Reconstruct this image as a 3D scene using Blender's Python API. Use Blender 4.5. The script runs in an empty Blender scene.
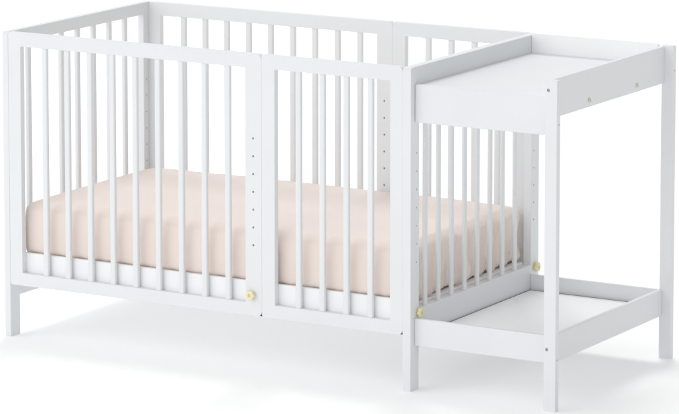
import bpy, bmesh, math, random
from mathutils import Vector, noise

random.seed(4)
sc = bpy.context.scene
col = sc.collection

# ------------------------------------------------------------------ dimensions (metres)
L, D, H = 1.358, 0.760, 0.899          # crib length, depth, height
TL, TR = 0.0205, 0.0255                # end panel thicknesses
PW = 0.0475                            # end post width
ZB = 0.156                             # underside of the slatted sides
XM = 0.8805                            # where the two side panels meet
TF = 0.0195                            # side panel thickness
XE, DC = 1.803, 0.737                  # outer edge and depth of the changing table
LW, LT = 0.0364, 0.0200                # changing table legs
HOLE_Z = [0.6605 - 0.0505 * k for k in range(7)]


# ------------------------------------------------------------------ materials
def new_mat(name):
    m = bpy.data.materials.new(name)
    m.use_nodes = True
    nt = m.node_tree
    return m, nt, nt.nodes['Principled BSDF']


def ramp(nt, fac, stops):
    r = nt.nodes.new('ShaderNodeValToRGB')
    els = r.color_ramp.elements
    els[0].position, els[0].color = stops[0][0], (*stops[0][1], 1)
    els[1].position, els[1].color = stops[-1][0], (*stops[-1][1], 1)
    nt.links.new(fac, r.inputs['Fac'])
    return r.outputs['Color']


def obj_coord(nt, scale):
    tc = nt.nodes.new('ShaderNodeTexCoord')
    mp = nt.nodes.new('ShaderNodeMapping')
    mp.inputs['Scale'].default_value = scale
    nt.links.new(tc.outputs['Object'], mp.inputs['Vector'])
    return mp.outputs['Vector']


def noise_tex(nt, vec, scale, detail=4, rough=0.55):
    n = nt.nodes.new('ShaderNodeTexNoise')
    n.inputs['Scale'].default_value = scale
    n.inputs['Detail'].default_value = detail
    n.inputs['Roughness'].default_value = rough
    nt.links.new(vec, n.inputs['Vector'])
    return n.outputs['Fac']


def paint(name, c, grain):
    """satin white lacquer over wood: faint tone drift and grain telegraphing through"""
    m, nt, b = new_mat(name)
    big = noise_tex(nt, obj_coord(nt, (1, 1, 1)), 5.0, 3)
    lo = tuple(v * 0.975 for v in c)
    nt.links.new(ramp(nt, big, [(0.3, lo), (0.7, c)]), b.inputs['Base Color'])
    g = noise_tex(nt, obj_coord(nt, grain), 55.0, 5, 0.6)
    bp = nt.nodes.new('ShaderNodeBump')
    bp.inputs['Strength'].default_value = 0.035
    bp.inputs['Distance'].default_value = 0.0012
    nt.links.new(g, bp.inputs['Height'])
    nt.links.new(bp.outputs['Normal'], b.inputs['Normal'])
    rr = noise_tex(nt, obj_coord(nt, (1, 1, 1)), 30.0, 3)
    mr = nt.nodes.new('ShaderNodeMapRange')
    mr.inputs['To Min'].default_value = 0.42
    mr.inputs['To Max'].default_value = 0.58
    nt.links.new(rr, mr.inputs['Value'])
    nt.links.new(mr.outputs['Result'], b.inputs['Roughness'])
    b.inputs['Specular IOR Level'].default_value = 0.35
    return m


WHITE = (0.778, 0.793, 0.806)
M_V = paint('white_lacquer_upright', WHITE, (1, 1, 0.06))
M_X = paint('white_lacquer_long', WHITE, (0.06, 1, 1))
M_Y = paint('white_lacquer_deep', WHITE, (1, 0.06, 1))
M_SUP = paint('white_lacquer_support', (0.87, 0.88, 0.89), (0.06, 1, 1))
M_B = paint('white_lacquer_lifted', (0.925, 0.93, 0.935), (0.06, 1, 1))  # lightened copy of the lacquer, bounced light put into the colour


def sheet_mat():
    m, nt, b = new_mat('blush_cotton_sheet')
    v = obj_coord(nt, (1, 1, 1))
    f = noise_tex(nt, v, 7.0, 4)
    nt.links.new(ramp(nt, f, [(0.25, (0.820, 0.720, 0.665)), (0.75, (0.842, 0.747, 0.694))]), b.inputs['Base Color'])
    b.inputs['Roughness'].default_value = 0.95
    b.inputs['Specular IOR Level'].default_value = 0.1
    b.inputs['Sheen Weight'].default_value = 0.15
    weave = noise_tex(nt, v, 900.0, 2)
    soft = noise_tex(nt, v, 18.0, 4)
    b1 = nt.nodes.new('ShaderNodeBump')
    b1.inputs['Strength'].default_value = 0.12
    b1.inputs['Distance'].default_value = 0.0006
    nt.links.new(weave, b1.inputs['Height'])
    b2 = nt.nodes.new('ShaderNodeBump')
    b2.inputs['Strength'].default_value = 0.14
    b2.inputs['Distance'].default_value = 0.008
    nt.links.new(soft, b2.inputs['Height'])
    nt.links.new(b1.outputs['Normal'], b2.inputs['Normal'])
    nt.links.new(b2.outputs['Normal'], b.inputs['Normal'])
    return m


def plain(name, c, rough, metal=0.0, var=0.06, scale=40):
    m, nt, b = new_mat(name)
    f = noise_tex(nt, obj_coord(nt, (1, 1, 1)), scale, 3)
    nt.links.new(ramp(nt, f, [(0.3, tuple(v * (1 - var) for v in c)), (0.7, c)]), b.inputs['Base Color'])
    b.inputs['Roughness'].default_value = rough
    b.inputs['Metallic'].default_value = metal
    return m


M_SHEET = sheet_mat()
M_KNOB = plain('pale_yellow_plastic', (0.86, 0.79, 0.50), 0.35)
M_STEEL = plain('screw_steel', (0.45, 0.46, 0.48), 0.35, 0.9)
M_CAP = plain('screw_cap_tan', (0.70, 0.62, 0.48), 0.35)
M_DARK = plain('dark_gap_shade', (0.16, 0.14, 0.125), 0.9)  # dark colour standing in for shade in the mattress and shelf gaps
M_NOTCH = plain('dark_notch_shade', (0.035, 0.035, 0.04), 0.6)  # near-black standing in for shade inside the front notches
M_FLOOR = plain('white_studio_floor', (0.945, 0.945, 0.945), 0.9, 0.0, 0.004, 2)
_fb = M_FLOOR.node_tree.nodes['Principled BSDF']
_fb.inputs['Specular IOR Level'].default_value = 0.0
_fb.inputs['Emission Color'].default_value = (1, 1, 1, 1)      # added glow, whitens the floor and lifts its shadows
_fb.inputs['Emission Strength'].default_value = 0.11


# ------------------------------------------------------------------ mesh helpers
def link(name, bm, mat, parent=None, loc=None):
    bmesh.ops.recalc_face_normals(bm, faces=bm.faces)
    me = bpy.data.meshes.new(name)
    bm.to_mesh(me)
    bm.free()
    for m in (mat if isinstance(mat, (list, tuple)) else [mat]):
        me.materials.append(m)
    o = bpy.data.objects.new(name, me)
    col.objects.link(o)
    if loc:
        o.location = loc
    if parent:
        o.parent = parent
    return o


def empty(name, loc=(0, 0, 0)):
    o = bpy.data.objects.new(name, None)
    o.empty_display_size = 0.1
    o.location = loc
    col.objects.link(o)
    return o


def bevel_sharp(bm, w, seg=3, deg=50):
    bm.normal_update()
    es = [e for e in bm.edges if len(e.link_faces) == 2 and e.calc_face_angle(0) > math.radians(deg)]
    bmesh.ops.bevel(bm, geom=es, offset=w, segments=seg, profile=0.5, affect='EDGES', clamp_overlap=True)


def box_into(bm, x0, x1, y0, y1, z0, z1):
    vs = [bm.verts.new((x, y, z)) for x in (x0, x1) for y in (y0, y1) for z in (z0, z1)]
    for q in ((0, 1, 3, 2), (4, 6, 7, 5), (0, 4, 5, 1), (2, 3, 7, 6), (0, 2, 6, 4), (1, 5, 7, 3)):
        bm.faces.new([vs[i] for i in q])


def box(x0, x1, y0, y1, z0, z1, bev=0.002, seg=3):
    bm = bmesh.new()
    box_into(bm, x0, x1, y0, y1, z0, z1)
    bmesh.ops.recalc_face_normals(bm, faces=bm.faces)
    if bev:
        bevel_sharp(bm, bev, seg)
    return bm


def extrude_outline(pts, t, place, hole=None):
    """flat outline (u, v) of thickness t, with one rectangular opening; place(u, v, w) -> xyz"""
    bm = bmesh.new()
    rows = []
    for w in (0, t):
        rows.append(([bm.verts.new(place(u, v, w)) for u, v in pts],
                     [bm.verts.new(place(u, v, w)) for u, v in hole] if hole else None))
    n = len(pts)
    for a in range(n):
        b = (a + 1) % n
        bm.faces.new((rows[0][0][a], rows[0][0][b], rows[1][0][b], rows[1][0][a]))
    if not hole:
        for w in (0, 1):
            bm.faces.new(rows[w][0])
    else:
        k = len(hole)
        for a in range(k):
            b = (a + 1) % k
            bm.faces.new((rows[0][1][a], rows[0][1][b], rows[1][1][b], rows[1][1][a]))
        # the outline is given as 4 groups (one per corner) in the same order as the opening's corners
        per = n // 4
        for w in (0, 1):
            o, i = rows[w]
            for c in range(4):
                arc = o[c * per:(c + 1) * per]
                if len(arc) > 1:
                    bm.faces.new(arc + [i[c]])
                nx = (c + 1) % 4
                bm.faces.new((arc[-1], o[nx * per], i[nx], i[c]))
    bmesh.ops.recalc_face_normals(bm, faces=bm.faces)
    return bm


def rounded(u0, u1, v0, v1, radii, seg=6):
    """outline counter-clockwise from lower left; radii per corner (ll, lr, ur, ul)"""
    out = []
    for (cu, cv, su, sv, a0), r in zip(((u0, v0, 1, 1, 180), (u1, v0, -1, 1, 270), (u1, v1, -1, -1, 0), (u0, v1, 1, -1, 90)), radii):
        r = max(r, 0.0004)
        for k in range(seg + 1):
            a = math.radians(a0 + 90 * k / seg)
            out.append((cu + su * r + r * math.cos(a), cv + sv * r + r * math.sin(a)))
    return out


def drill(o, holes):
    """cut round bolt holes into a mesh; holes = (centre, axis 0/1, radius, depth each way)"""
    bm = bmesh.new()
    for c, ax, r, dep in holes:
        n = 14
        ring = []
        for s in (-1, 1):
            row = []
            for k in range(n):
                a = 2 * math.pi * k / n
                p = [c[0], c[1], c[2]]
                p[ax] += s * dep
                p[1 - ax] += r * math.cos(a)
                p[2] += r * math.sin(a)
                row.append(bm.verts.new(p))
            ring.append(row)
        for k in range(n):
            j = (k + 1) % n
            bm.faces.new((ring[0][k], ring[0][j], ring[1][j], ring[1][k]))
        bm.faces.new(ring[0])
        bm.faces.new(ring[1])
    c = link('drill', bm, M_STEEL)
    md = o.modifiers.new('holes', 'BOOLEAN')
    md.operation = 'DIFFERENCE'
    md.solver = 'EXACT'
    md.object = c
    dg = bpy.context.evaluated_depsgraph_get()
    dg.update()
    me = bpy.data.meshes.new_from_object(o.evaluated_get(dg))
    mats = [m for m in o.data.materials]
    o.modifiers.clear()
    o.data = me
    me.materials.clear()
    for m in mats:
        me.materials.append(m)
    bpy.data.objects.remove(c)


def bar_bm(wx, wy, z0, z1, r=0.0042):
    """upright bar with softly rounded edges, centred on its own origin"""
    pts = rounded(-wx / 2, wx / 2, -wy / 2, wy / 2, (r,) * 4, 5)
    bm = bmesh.new()
    lo = [bm.verts.new((x, y, z0)) for x, y in pts]
    hi = [bm.verts.new((x, y, z1)) for x, y in pts]
    n = len(pts)
    for k in range(n):
        j = (k + 1) % n
        bm.faces.new((lo[k], lo[j], hi[j], hi[k]))
    bm.faces.new(lo)
    bm.faces.new(hi)
    return bm


def repeat(first, spots):
    out = [first]
    first.location = spots[0]
    for p in spots[1:]:
        c = first.copy()
        col.objects.link(c)
        c.parent = first.parent
        c.location = p
        out.append(c)
    return out


# ------------------------------------------------------------------ the crib
crib = empty('crib', (0, 0, 0))
crib['label'] = 'white wooden crib with slatted sides and an open changing table fixed to its right end'
crib['category'] = 'crib'


def knob_bm(axis):
    """small lobed hand knob with a boss and a socket in the middle"""
    bm = bmesh.new()
    n = 60

    def ring(w, s):
        row = []
        for k in range(n):
            a = 2 * math.pi * k / n
            r = s * (0.0136 + 0.0016 * math.cos(6 * a))
            row.append((r * math.cos(a), r * math.sin(a), w))
        return row
    prof = [(0.0, .62), (0.002, .66), (0.004, .92), (0.0055, 1.0), (0.010, 1.0), (0.0125, .92), (0.0138, .72), (0.0138, .46), (0.0125, .36), (0.0085, .30)]
    rows = []
    for w, s in prof:
        if axis == 'front':
            rows.append([bm.verts.new((x, -w, z)) for x, z, w in ring(w, s)])
        else:
            rows.append([bm.verts.new((w, x, z)) for x, z, w in ring(w, s)])
    for a in range(len(rows) - 1):
        for k in range(n):
            j = (k + 1) % n
            bm.faces.new((rows[a][k], rows[a][j], rows[a + 1][j], rows[a + 1][k]))
    bm.faces.new(rows[0])
    bm.faces.new(rows[-1])
    for f in bm.faces:
        f.smooth = len(f.verts) == 4
    return bm


def side_panel(x0, x1, y0, sl, sr, bars, drill_x):
    pts = rounded(x0, x1, ZB, H, (0.006, 0.017, 0.015, 0.006))
    hole = [(x0 + sl, 0.193), (x1 - sr, 0.193), (x1 - sr, 0.859), (x0 + sl, 0.859)]
    bm = extrude_outline(pts, TF, lambda u, v, w: (u, y0 + w, v), hole)
    bevel_sharp(bm, 0.0009, 2)
    p = link('side_panel', bm, M_V, crib)
    if drill_x:
        drill(p, [((drill_x, y0 + TF / 2, z), 1, 0.0034, 0.02) for z in HOLE_Z])
    b = link('bar', bar_bm(0.0180, 0.0130, 0.1925, 0.8595), M_V, p)
    repeat(b, [(x, y0 + TF / 2, 0) for x in bars])
    return p


BL = [0.1435 + 0.0777 * k for k in range(9)]
BR = [0.9965 + 0.0767 * k for k in range(4)]
G = 0.0001
fl = side_panel(TL + G, XM - G, 0.0008, 0.0425, 0.0535, BL, 0.8528)
fl['label'] = 'longer front slatted side with a row of bolt holes and a yellow knob'
side_panel(XM + G, L - TR - G, 0.0008, 0.0425, 0.0400, BR, None)
side_panel(TL + G, XM - G, D - 0.0008 - TF, 0.0425, 0.0535, BL, 0.8528)
side_panel(XM + G, L - TR - G, D - 0.0008 - TF, 0.0425, 0.0400, BR, None)
k1 = link('knob', knob_bm('front'), M_KNOB, fl, (0.847, 0.0008, 0.2155))


def end_panel(x0, t, top_low, bars, step, mid, wx, bx, low_top):
    # frame outline on feet: two posts, top rail, bottom rail
    bm = bmesh.new()
    zs = [0.0, 0.117, low_top, top_low, H]
    ys = [0.0, PW, D - PW, D]
    grid = [[[bm.verts.new((x0 + w, y, z)) for z in zs] for y in ys] for w in (0, t)]
    cells = [(0, 0), (2, 0), (0, 1), (1, 1), (2, 1), (0, 2), (2, 2), (0, 3), (1, 3), (2, 3)]
    for w in (0, 1):
        for a, b in cells:
            g = grid[w]
            bm.faces.new((g[a][b], g[a + 1][b], g[a + 1][b + 1], g[a][b + 1]))
    bm.edges.ensure_lookup_table()
    rims = [e for e in bm.edges if len(e.link_faces) == 1]
    pair = {}
    for a in range(4):
        for b in range(5):
            pair[grid[0][a][b]] = grid[1][a][b]
    for e in rims:
        u, v = e.verts
        if u in pair and v in pair:
            bm.faces.new((u, v, pair[v], pair[u]))
    loose = [v for v in bm.verts if not v.link_faces]
    bmesh.ops.delete(bm, geom=loose, context='VERTS')
    bmesh.ops.recalc_face_normals(bm, faces=bm.faces)
    tops = [e for e in bm.edges if all(abs(v.co.z - H) < 1e-5 for v in e.verts)
            and abs(e.verts[0].co.y - e.verts[1].co.y) < 1e-5 and (e.verts[0].co.y < 1e-5 or e.verts[0].co.y > D - 1e-5)]
    bmesh.ops.bevel(bm, geom=tops, offset=0.010, segments=6, profile=0.5, affect='EDGES')
    bevel_sharp(bm, 0.0015, 3)
    p = link('end_panel', bm, M_V, crib)
    drill(p, [((x0 + t / 2, y, z), 0, 0.0027, 0.03) for y in (0.0330, D - 0.0330) for z in HOLE_Z])
    n = bars
    b = link('bar', bar_bm(wx, 0.0165, low_top - 0.0005, top_low + 0.0005), M_V, p)
    y0 = mid - step * (n - 1) / 2
    repeat(b, [(x0 + bx, y0 + step * k, 0) for k in range(n)])
    return p


end_panel(0.0, TL, 0.862, 7, 0.0845, 0.369, 0.0140, TL / 2, 0.228)
er = end_panel(L - TR, TR, 0.842, 8, 0.0757, 0.3600, 0.0105, TR - 0.0085, 0.2255)
er['label'] = 'right end panel that carries the changing table, with two yellow knobs'
for y in (0.0425, 0.7375):
    link('knob', knob_bm('side'), M_KNOB, er, (L, y, 0.2160))

# mattress support: board with raised front and rear rails
bm = box(0.026, L - TR - 0.0015, 0.0332, D - 0.0332, 0.2110, 0.2310, 0.0015, 2)
sup = link('mattress_support', bm, M_B, crib)
for y0, y1 in ((0.0206, 0.0330), (D - 0.0330, D - 0.0206)):
    link('support_rail', box(0.026, L - TR - 0.006, y0, y1, 0.1720, 0.2500, 0.0015, 2), M_SUP, sup)
for x in (XM, L - TR - 0.001):         # dark blocks painting shade into the lower notches of the front
    link('notch_shade', box(x - 0.0105, x - 0.0004, 0.0060, 0.0165, ZB + 0.0008, ZB + 0.0130, 0.0004, 1), M_NOTCH, crib)

# ------------------------------------------------------------------ changing table on the right end
XI = XE - 0.0277                       # outer face of its right rails
RT = 0.0135
Y0, Y1 = LT + 0.0004, DC - LT - 0.0004
RB = 0.0095                            # rear rail thickness

tray = link('changing_tray', box(L + 0.0006, XI - RT - 0.0004, Y0 + 0.0124, Y1 - RB - 0.0004, 0.8360, 0.8482, 0.0008, 2), M_Y, crib)
link('front_rail', box(L + 0.0006, XI - RT - 0.0004, Y0, Y0 + 0.0120, 0.7460, 0.8516, 0.0030, 4), M_X, tray)
# rear rail with its right upper corner rounded
pts = rounded(L + 0.0006, XI - RT - 0.0004, 0.7925, 0.9045, (0, 0, 0.010, 0.003))
bm = extrude_outline(pts, RB, lambda u, v, w: (u, Y1 - RB + w, v))
bevel_sharp(bm, 0.0014, 3)
link('rear_rail', bm, M_B, tray)
pts = rounded(Y0, Y1, 0.7920, 0.8965, (0, 0, 0.006, 0.006))
bm = extrude_outline(pts, RT, lambda u, v, w: (XI - RT + w, u, v))
bevel_sharp(bm, 0.0018, 3)
sr = link('side_rail', bm, M_Y, tray)


def screw_bm(r, h, ax, sign, slot=True):
    bm = bmesh.new()
    n = 20
    prof = [(0, r), (h * .6, r), (h, r * .72), (h, r * .35), (h * .45, r * .28)]
    rows = []
    for w, rr in prof:
        row = []
        for k in range(n):
            a = 2 * math.pi * k / n
            c, s = rr * math.cos(a), rr * math.sin(a)
            row.append(bm.verts.new((c, sign * w, s) if ax == 1 else (sign * w, c, s)))
        rows.append(row)
    for a in range(len(rows) - 1):
        for k in range(n):
            j = (k + 1) % n
            bm.faces.new((rows[a][k], rows[a][j], rows[a + 1][j], rows[a + 1][k]))
    bm.faces.new(rows[0])
    bm.faces.new(rows[-1])
    return bm


for y in (0.2438, 0.5397):
    link('screw', screw_bm(0.0064, 0.0042, 0, 1), M_CAP, sr, (XI, y, 0.8100))

shelf = link('storage_shelf', box(L + 0.0052, XI - RT - 0.0006, Y0 + 0.0126, Y1 - RB - 0.0075, 0.1430, 0.1545, 0.0006, 1), M_B, crib)
bm = bmesh.new()                       # added dark strips painting shade into and below the shelf board's edge gaps
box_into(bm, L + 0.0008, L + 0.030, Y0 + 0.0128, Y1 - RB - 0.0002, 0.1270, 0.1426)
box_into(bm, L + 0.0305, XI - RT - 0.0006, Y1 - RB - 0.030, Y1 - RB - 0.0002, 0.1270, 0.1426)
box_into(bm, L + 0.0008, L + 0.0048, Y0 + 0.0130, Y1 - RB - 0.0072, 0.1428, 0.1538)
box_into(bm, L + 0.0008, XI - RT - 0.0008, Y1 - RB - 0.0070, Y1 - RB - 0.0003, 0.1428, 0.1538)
link('shelf_gap_shade', bm, M_DARK, shelf)
link('front_rail', box(L + 0.0006, XI - RT - 0.0004, Y0, Y0 + 0.0120, 0.1265, 0.2022, 0.0016), M_X, shelf)
link('rear_rail', box(L + 0.0006, XI - RT - 0.0004, Y1 - RB, Y1, 0.1230, 0.1995, 0.0014), M_X, shelf)
link('side_rail', box(XI - RT, XI, Y0, Y1, 0.1220, 0.1982, 0.0018), M_Y, shelf)

for yy, front in ((0.0, True), (DC - LT, False)):
    lg = link('leg', box(XE - LW, XE, yy, yy + LT, 0.0, 0.8995, 0.0018), M_V, crib)
    yc = yy + LT / 2
    holes = [((XE, yc + 0.002, 0.7800), 0, 0.0030, 0.004), ((XE, yc, 0.1410), 0, 0.0030, 0.004)] if front else \
            [((XE, yc - 0.001, 0.8290), 0, 0.0030, 0.004)]
    if front:
        holes += [((1.7766, 0.0, 0.8720), 1, 0.0046, 0.0035), ((1.7764, 0.0, 0.1690), 1, 0.0046, 0.0035)]
    drill(lg, holes)
    if front:
        for z in (0.8720, 0.1690):
            link('screw', screw_bm(0.0040, 0.0022, 1, -1), M_STEEL, lg, (1.7765, 0.0034, z))


# ------------------------------------------------------------------ the mattress in its fitted sheet
def mattress_mesh():
    x0, x1, y0, y1, z0, z1 = 0.0400, 1.3190, 0.0370, 0.7230, 0.2350, 0.3930
    nx, ny, nz = 220, 130, 30
    rad, rv = 0.030, 0.024
    bm = bmesh.new()
    cx, cy, cz = (x0 + x1) / 2, (y0 + y1) / 2, (z0 + z1) / 2
    hx, hy, hz = (x1 - x0) / 2, (y1 - y0) / 2, (z1 - z0) / 2
    cache = {}

    def warp(i, j, k):
        key = (i, j, k)
        if key in cache:
            return cache[key]
        p = Vector((-hx + 2 * hx * i / nx, -hy + 2 * hy * j / ny, -hz + 2 * hz * k / nz))
        q = Vector((max(-hx + rad, min(hx - rad, p.x)), max(-hy + rad, min(hy - rad, p.y)), max(-hz + rv, min(hz - rv, p.z))))
        d = p - q
        e = Vector((d.x / rad, d.y / rad, d.z / rv))
        if e.length > 1e-9:
            m = max(abs(e.x), abs(e.y), abs(e.z))
            e = e.normalized() * m
            d = Vector((e.x * rad, e.y * rad, e.z * rv))
        p = q + d
        n = e.normalized() if e.length > 1e-9 else Vector((0, 0, 1))
        w = Vector((p.x + cx, p.y + cy, p.z + cz))
        # full crown on top, sides slightly bellied
        u = 1 - (p.x / hx) ** 4
        v = 1 - (p.y / hy) ** 4
        if n.z > 0.3:
            w.z += 0.010 * max(u, 0) ** .5 * max(v, 0) ** .5 * n.z
        hgt = (w.z - z0) / (z1 - z0)
        if abs(n.z) < 0.9:
            w += Vector((n.x, n.y, 0)) * 0.004 * math.sin(math.pi * max(0, min(1, hgt)))
        # cloth: broad ripples everywhere, pulled folds on the right end and at the corners
        amp = 0.0010 * noise.noise(w * 5.0) + 0.0003 * noise.noise(w * 17.0)
        if n.z > 0.5:
            amp += 0.0012 * noise.noise(Vector((w.x * 5 + w.y * 9, w.y * 3, 4.0)))
        if n.x > 0.4:
            s = w.y - 0.60 * (w.z - z0)
            t = noise.noise(Vector((s * 13.0, (w.z - z0) * 4.0, 2.0)))
            r = max(0, 1 - abs(t) * 3.0)
            t2 = noise.noise(Vector(((w.y - 0.25 * (w.z - z0)) * 24.0, (w.z - z0) * 7.0, 9.0)))
            r2 = max(0, 1 - abs(t2) * 3.4)
            amp += n.x * (0.0170 * r ** 2 + 0.0110 * r2 ** 2) * (0.30 + 0.70 * (1 - hgt)) - 0.004 * n.x
        corner = max(0, abs(p.x) / hx - 0.90) * 10 * max(0, abs(p.y) / hy - 0.82) * 5.5
        ang = math.atan2(n.y, n.x)
        amp += 0.0016 * min(corner, 1.0) * math.sin(ang * 9 + 3 * noise.noise(w * 7)) * (1 - 0.6 * max(0, min(1, hgt)))
        # elastic hem gathers under the edge
        if hgt < 0.18 and abs(n.z) < 0.95:
            g = (0.18 - hgt) / 0.18
            along = w.x if abs(n.y) > abs(n.x) else w.y
            amp += g * 0.0018 * math.sin(along * 120 + 5 * noise.noise(Vector((along * 9, 0, 0))))
        w += n * amp
        cache[key] = bm.verts.new(w)
        return cache[key]

    def patch(na, nb, f):
        for a in range(na):
            for b in range(nb):
                fc = bm.faces.new((f(a, b), f(a + 1, b), f(a + 1, b + 1), f(a, b + 1)))
                fc.smooth = True
    patch(nx, ny, lambda a, b: warp(a, b, nz))
    patch(nx, ny, lambda a, b: warp(a, b, 0))
    patch(nx, nz, lambda a, b: warp(a, 0, b))
    patch(nx, nz, lambda a, b: warp(a, ny, b))
    patch(ny, nz, lambda a, b: warp(0, a, b))
    patch(ny, nz, lambda a, b: warp(nx, a, b))
    return bm


mat = link('mattress', mattress_mesh(), M_SHEET)
mat['label'] = 'pale pink sheeted mattress lying inside the white slatted crib'
mat['category'] = 'mattress'
link('underside', box(0.058, 1.3080, 0.055, 0.705, 0.2314, 0.2440, 0.002, 2), M_DARK, mat)  # dark block added to paint the shaded gap below the mattress

# ------------------------------------------------------------------ studio floor
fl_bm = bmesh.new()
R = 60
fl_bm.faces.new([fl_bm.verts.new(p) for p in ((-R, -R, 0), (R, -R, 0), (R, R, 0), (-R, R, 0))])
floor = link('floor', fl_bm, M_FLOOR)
floor['kind'] = 'structure'

# ------------------------------------------------------------------ studio light: white dome, two soft boxes
w = bpy.data.worlds.new('World')
sc.world = w
w.use_nodes = True
nt = w.node_tree
bg = nt.nodes['Background']
tc = nt.nodes.new('ShaderNodeTexCoord')
sx = nt.nodes.new('ShaderNodeSeparateXYZ')
nt.links.new(tc.outputs['Generated'], sx.inputs['Vector'])


def wmath(op, a, b):
    n = nt.nodes.new('ShaderNodeMath')
    n.operation = op
    for s, v in zip(n.inputs, (a, b)):
        if isinstance(v, (int, float)):
            s.default_value = v
        else:
            nt.links.new(v, s)
    return n.outputs[0]


DOME, TOP, LEFT, RIGHT, FRONT = 0.84, -0.26, 0.08, -0.28, 0.26
up = wmath('MAXIMUM', sx.outputs['Z'], 0.0)
lf = wmath('MAXIMUM', wmath('MULTIPLY', sx.outputs['X'], -1.0), 0.0)
rg = wmath('MAXIMUM', sx.outputs['X'], 0.0)
fr = wmath('MAXIMUM', wmath('MULTIPLY', sx.outputs['Y'], -1.0), 0.0)
tot = wmath('ADD', DOME, wmath('MULTIPLY', wmath('POWER', up, 2.0), TOP))
tot = wmath('ADD', tot, wmath('MULTIPLY', lf, LEFT))
tot = wmath('ADD', tot, wmath('MULTIPLY', rg, RIGHT))
tot = wmath('ADD', tot, wmath('MULTIPLY', fr, FRONT))
nt.links.new(tot, bg.inputs['Strength'])
bg.inputs['Color'].default_value = (0.99, 0.995, 1.0, 1)


def softbox(name, frm, to, size, power):
    ld = bpy.data.lights.new(name, 'AREA')
    ld.shape = 'DISK'
    ld.size = size
    ld.energy = power
    o = bpy.data.objects.new(name, ld)
    o.location = frm
    o.rotation_euler = (Vector(to) - Vector(frm)).to_track_quat('-Z', 'Y').to_euler()
    col.objects.link(o)


softbox('key_softbox', (-5.0, -8.5, 6.6), (0.8, 0.4, 0.3), 13.0, 330)
softbox('back_softbox', (-1.5, 5.5, 10.0), (0.8, 0.4, 0.3), 4.0, 400)

# ------------------------------------------------------------------ camera (long lens with a rise)
W_, H_ = 679.0, 414.0
f_px, yaw, pit, dist = 3737.1429, math.radians(30.319), math.radians(6.9748), 10.5521
fw = Vector((-math.sin(yaw) * math.cos(pit), math.cos(yaw) * math.cos(pit), -math.sin(pit)))
cd = bpy.data.cameras.new('camera')
cam = bpy.data.objects.new('camera', cd)
col.objects.link(cam)
cam.location = Vector((0.9728, 0.3, 1.1867)) - fw * dist
cam.rotation_euler = fw.to_track_quat('-Z', 'Y').to_euler()
cd.sensor_fit = 'HORIZONTAL'
cd.sensor_width = 36
cd.lens = f_px / W_ * 36
cd.shift_x = -(344.3233 - W_ / 2) / W_
cd.shift_y = (-57.4969 - H_ / 2) / W_
cd.clip_start = 0.1
cd.clip_end = 300
sc.camera = cam

sc.view_settings.view_transform = 'Standard'
sc.view_settings.look = 'None'
sc.view_settings.exposure = 0
sc.view_settings.gamma = 1
sc.render.engine = 'CYCLES'
sc.cycles.max_bounces = 12
sc.cycles.diffuse_bounces = 8
